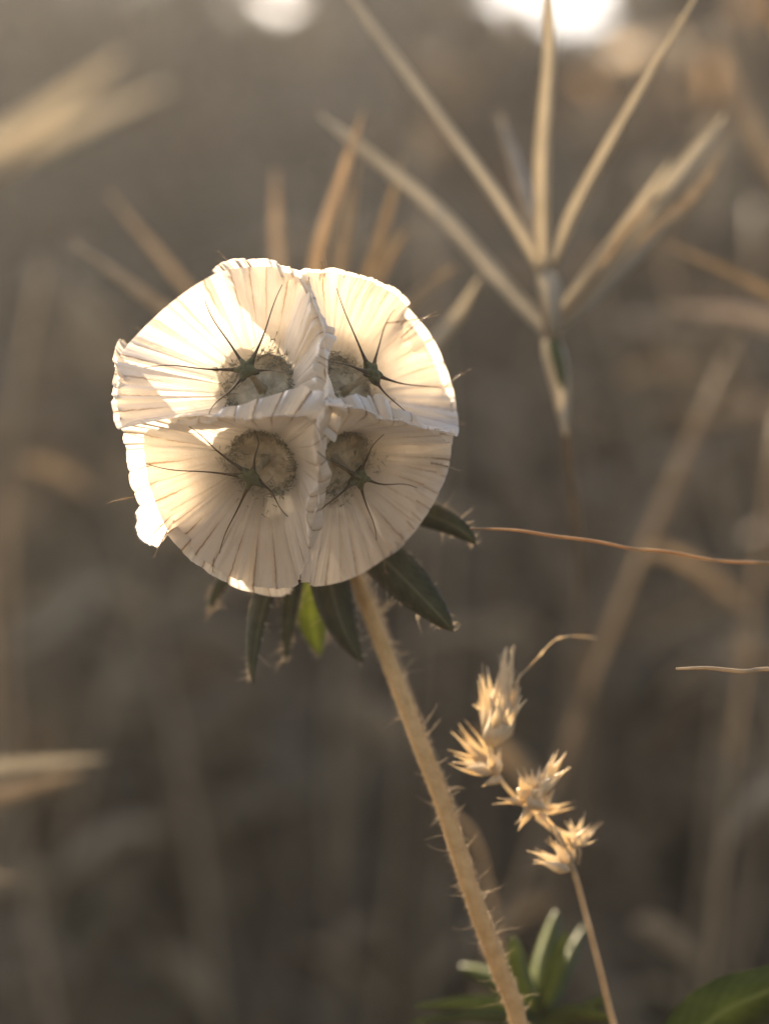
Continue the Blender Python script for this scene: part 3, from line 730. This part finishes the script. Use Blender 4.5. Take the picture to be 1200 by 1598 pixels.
# dead bushes with curled leaves, standing in front of the bank
def dead_bush(label, foot, blobs, y, tones, seed, n_):
    rg = random.Random(seed); o = thing('dead_bush', label, 'bush', foot, 'dead bushes before the bank'); foot = V(foot)
    cs = [(P(a, b, y + rg.uniform(-.08, .08)), r_ * K * y) for a, b, r_ in blobs]
    for c, r_ in cs:
        mb = MB(); tube(mb, bez(foot - V((0, 0, .01)), V((foot.x * .6 + c.x * .4, y, c.z * .6)), c, 10), [.004 * (1 - .07 * j) for j in range(11)], n=6); mb.build('branch', M['brown_stalk'], o, origin=foot)
    mb = MB()
    for k in range(n_):
        c, r_ = rg.choice(cs); p = c + V((rg.gauss(0, 1), rg.gauss(0, 1), rg.gauss(0, 1))) * r_ * .55; mb.col = rg.choice(tones)
        L = rg.uniform(.035, .085); d = V((rg.gauss(0, 1), rg.gauss(0, 1), rg.gauss(-.3, 1))).normalized()
        q = bez(p, p + d * L * .5 + V((rg.gauss(0, .008), rg.gauss(0, .008), rg.gauss(0, .008))), p + d * L, 5)
        blade(mb, q, [L * .26 * max(.07, math.sin(math.pi * (.06 + .9 * j / 5))) for j in range(6)], V((rg.gauss(0, 1), rg.gauss(0, 1), rg.gauss(0, 1))), fold=rg.uniform(-.5, .5), thick=.0004)
    mb.build('crown', M['tone'], o, origin=foot)
DB = [(.30, .21, .13), (.24, .15, .085), (.42, .32, .21), (.14, .10, .065), (.10, .075, .05), (.36, .23, .12)]
dead_bush('tall dead bush with curled orange-brown leaves behind the grey-green plant', (.38, 1.15, 0), [(1150, 60, 90), (1080, 130, 70), (1180, 300, 90), (1060, 250, 60), (960, 480, 70), (1120, 480, 90), (1180, 620, 70), (760, 170, 60), (1010, 640, 60)], 1.15, DB, 3, 230)
dead_bush('dead bush with brown leaves beside the cream globe on its sunny side', (-.30, 1.08, 0), [(40, 700, 80), (110, 860, 80), (-20, 900, 80), (160, 640, 60), (60, 1020, 80), (220, 780, 50)], 1.08, DB, 4, 110)
dead_bush('low dead bush with sparse dark leaves under the globe', (-.05, 1.03, 0), [(250, 1180, 80), (400, 1260, 80), (130, 1330, 80), (480, 1400, 70), (330, 1440, 70), (1040, 1320, 80), (1130, 1180, 70)], 1.03, [(.16, .11, .07), (.11, .08, .05), (.22, .16, .10), (.07, .055, .04)], 5, 110)

# shrubs along the crest
def shrub(label, px, py0, wpx, hpx, y, tones, seed, n_=900, big=1.0, ncl=13):
    rg = random.Random(seed); b = P(px, py0, y); base = V((b.x, y, gz(b.x, y) - .01)); u = K * y
    o = thing('shrub', label, 'shrub', base, 'shrubs along the crest of the bank')
    mb = MB(); hh = hpx * u
    for k in range(7):
        an = rg.uniform(0, 6.28); tip = base + V((math.cos(an) * wpx * u * .4, math.sin(an) * wpx * u * .3, hh * rg.uniform(.5, .95)))
        tube(mb, bez(base, base + V((0, 0, hh * .4)), tip, 6), [.006, .005, .004, .0035, .003, .002, .0012], n=6)
    mb.build('trunk', M['bark'], o, origin=base)
    mb = MB(); cl = [(V((rg.uniform(-.45, .45) * wpx * u, rg.uniform(-.3, .3) * wpx * u, rg.uniform(.2, 1) * hh)), rg.uniform(.10, .2) * wpx * u) for _ in range(ncl)]
    for k in range(n_):
        c, r = rg.choice(cl); p = base + c + V((rg.gauss(0, 1), rg.gauss(0, 1), rg.gauss(0, 1))) * r * .6
        mb.col = rg.choice(tones); L = rg.uniform(.012, .03) * big; d = V((rg.gauss(0, 1), rg.gauss(0, 1), rg.gauss(0, 1))).normalized()
        blade(mb, [p, p + d * L * .5, p + d * L], [L * .1, L * .28, L * .03], V((rg.gauss(0, 1), rg.gauss(0, 1), rg.gauss(0, 1))), fold=.2, thick=.0003)
    mb.build('crown', M['bush'], o, origin=base)
GR = [(.10, .095, .06), (.14, .12, .08), (.08, .07, .05), (.20, .16, .11)]
BR = [(.22, .15, .09), (.28, .20, .12), (.17, .11, .065), (.13, .09, .06)]
shrub('wide grey-green shrub on the crest beside the pale broad blades', 130, 70, 460, 190, 1.72, GR, 1, 1400)
shrub('dark shrub on the crest between the two gaps of sky', 605, 60, 350, 170, 1.72, GR, 2, 1300)
shrub('orange-brown dry shrub on the crest behind the grey-green plant', 1095, 70, 330, 190, 1.7, BR, 3, 1300)
shrub('tall dense shrub mostly out of frame, added to shade the undergrowth', -640, 60, 1250, 700, 1.85, GR, 9, 5200, 1.7, 60)  # added beyond the frame edge to block sun from the lower background
shrub('low brown shrub partway down the bank', 1150, 330, 300, 150, 1.5, BR, 4, 900)

# ------------------------------------------------------------------ the hazy, dusty air
mb = MB(); X = 1100; z0, z1 = -1.2, 1.32
c8 = [mb.vert((x, y, z)) for z in (z0, z1) for x, y in ((-X, -X), (X, -X), (X, X), (-X, X))]
for f in ((3, 2, 1, 0), (4, 5, 6, 7), (0, 1, 5, 4), (1, 2, 6, 5), (2, 3, 7, 6), (3, 0, 4, 7)): mb.face([c8[i] for i in f])
n = N('dusty_air'); pv = n.n('ShaderNodeVolumePrincipled')
pv.inputs['Color'].default_value = (.90, .89, .86, 1); pv.inputs['Density'].default_value = 0.038; pv.inputs['Anisotropy'].default_value = 0.78
n.l(pv.outputs[0], n.out.inputs['Volume'])
tag(mb.build('haze', n.m, smooth=False), 'thin warm haze hanging in the backlit air', 'haze', kind='stuff')
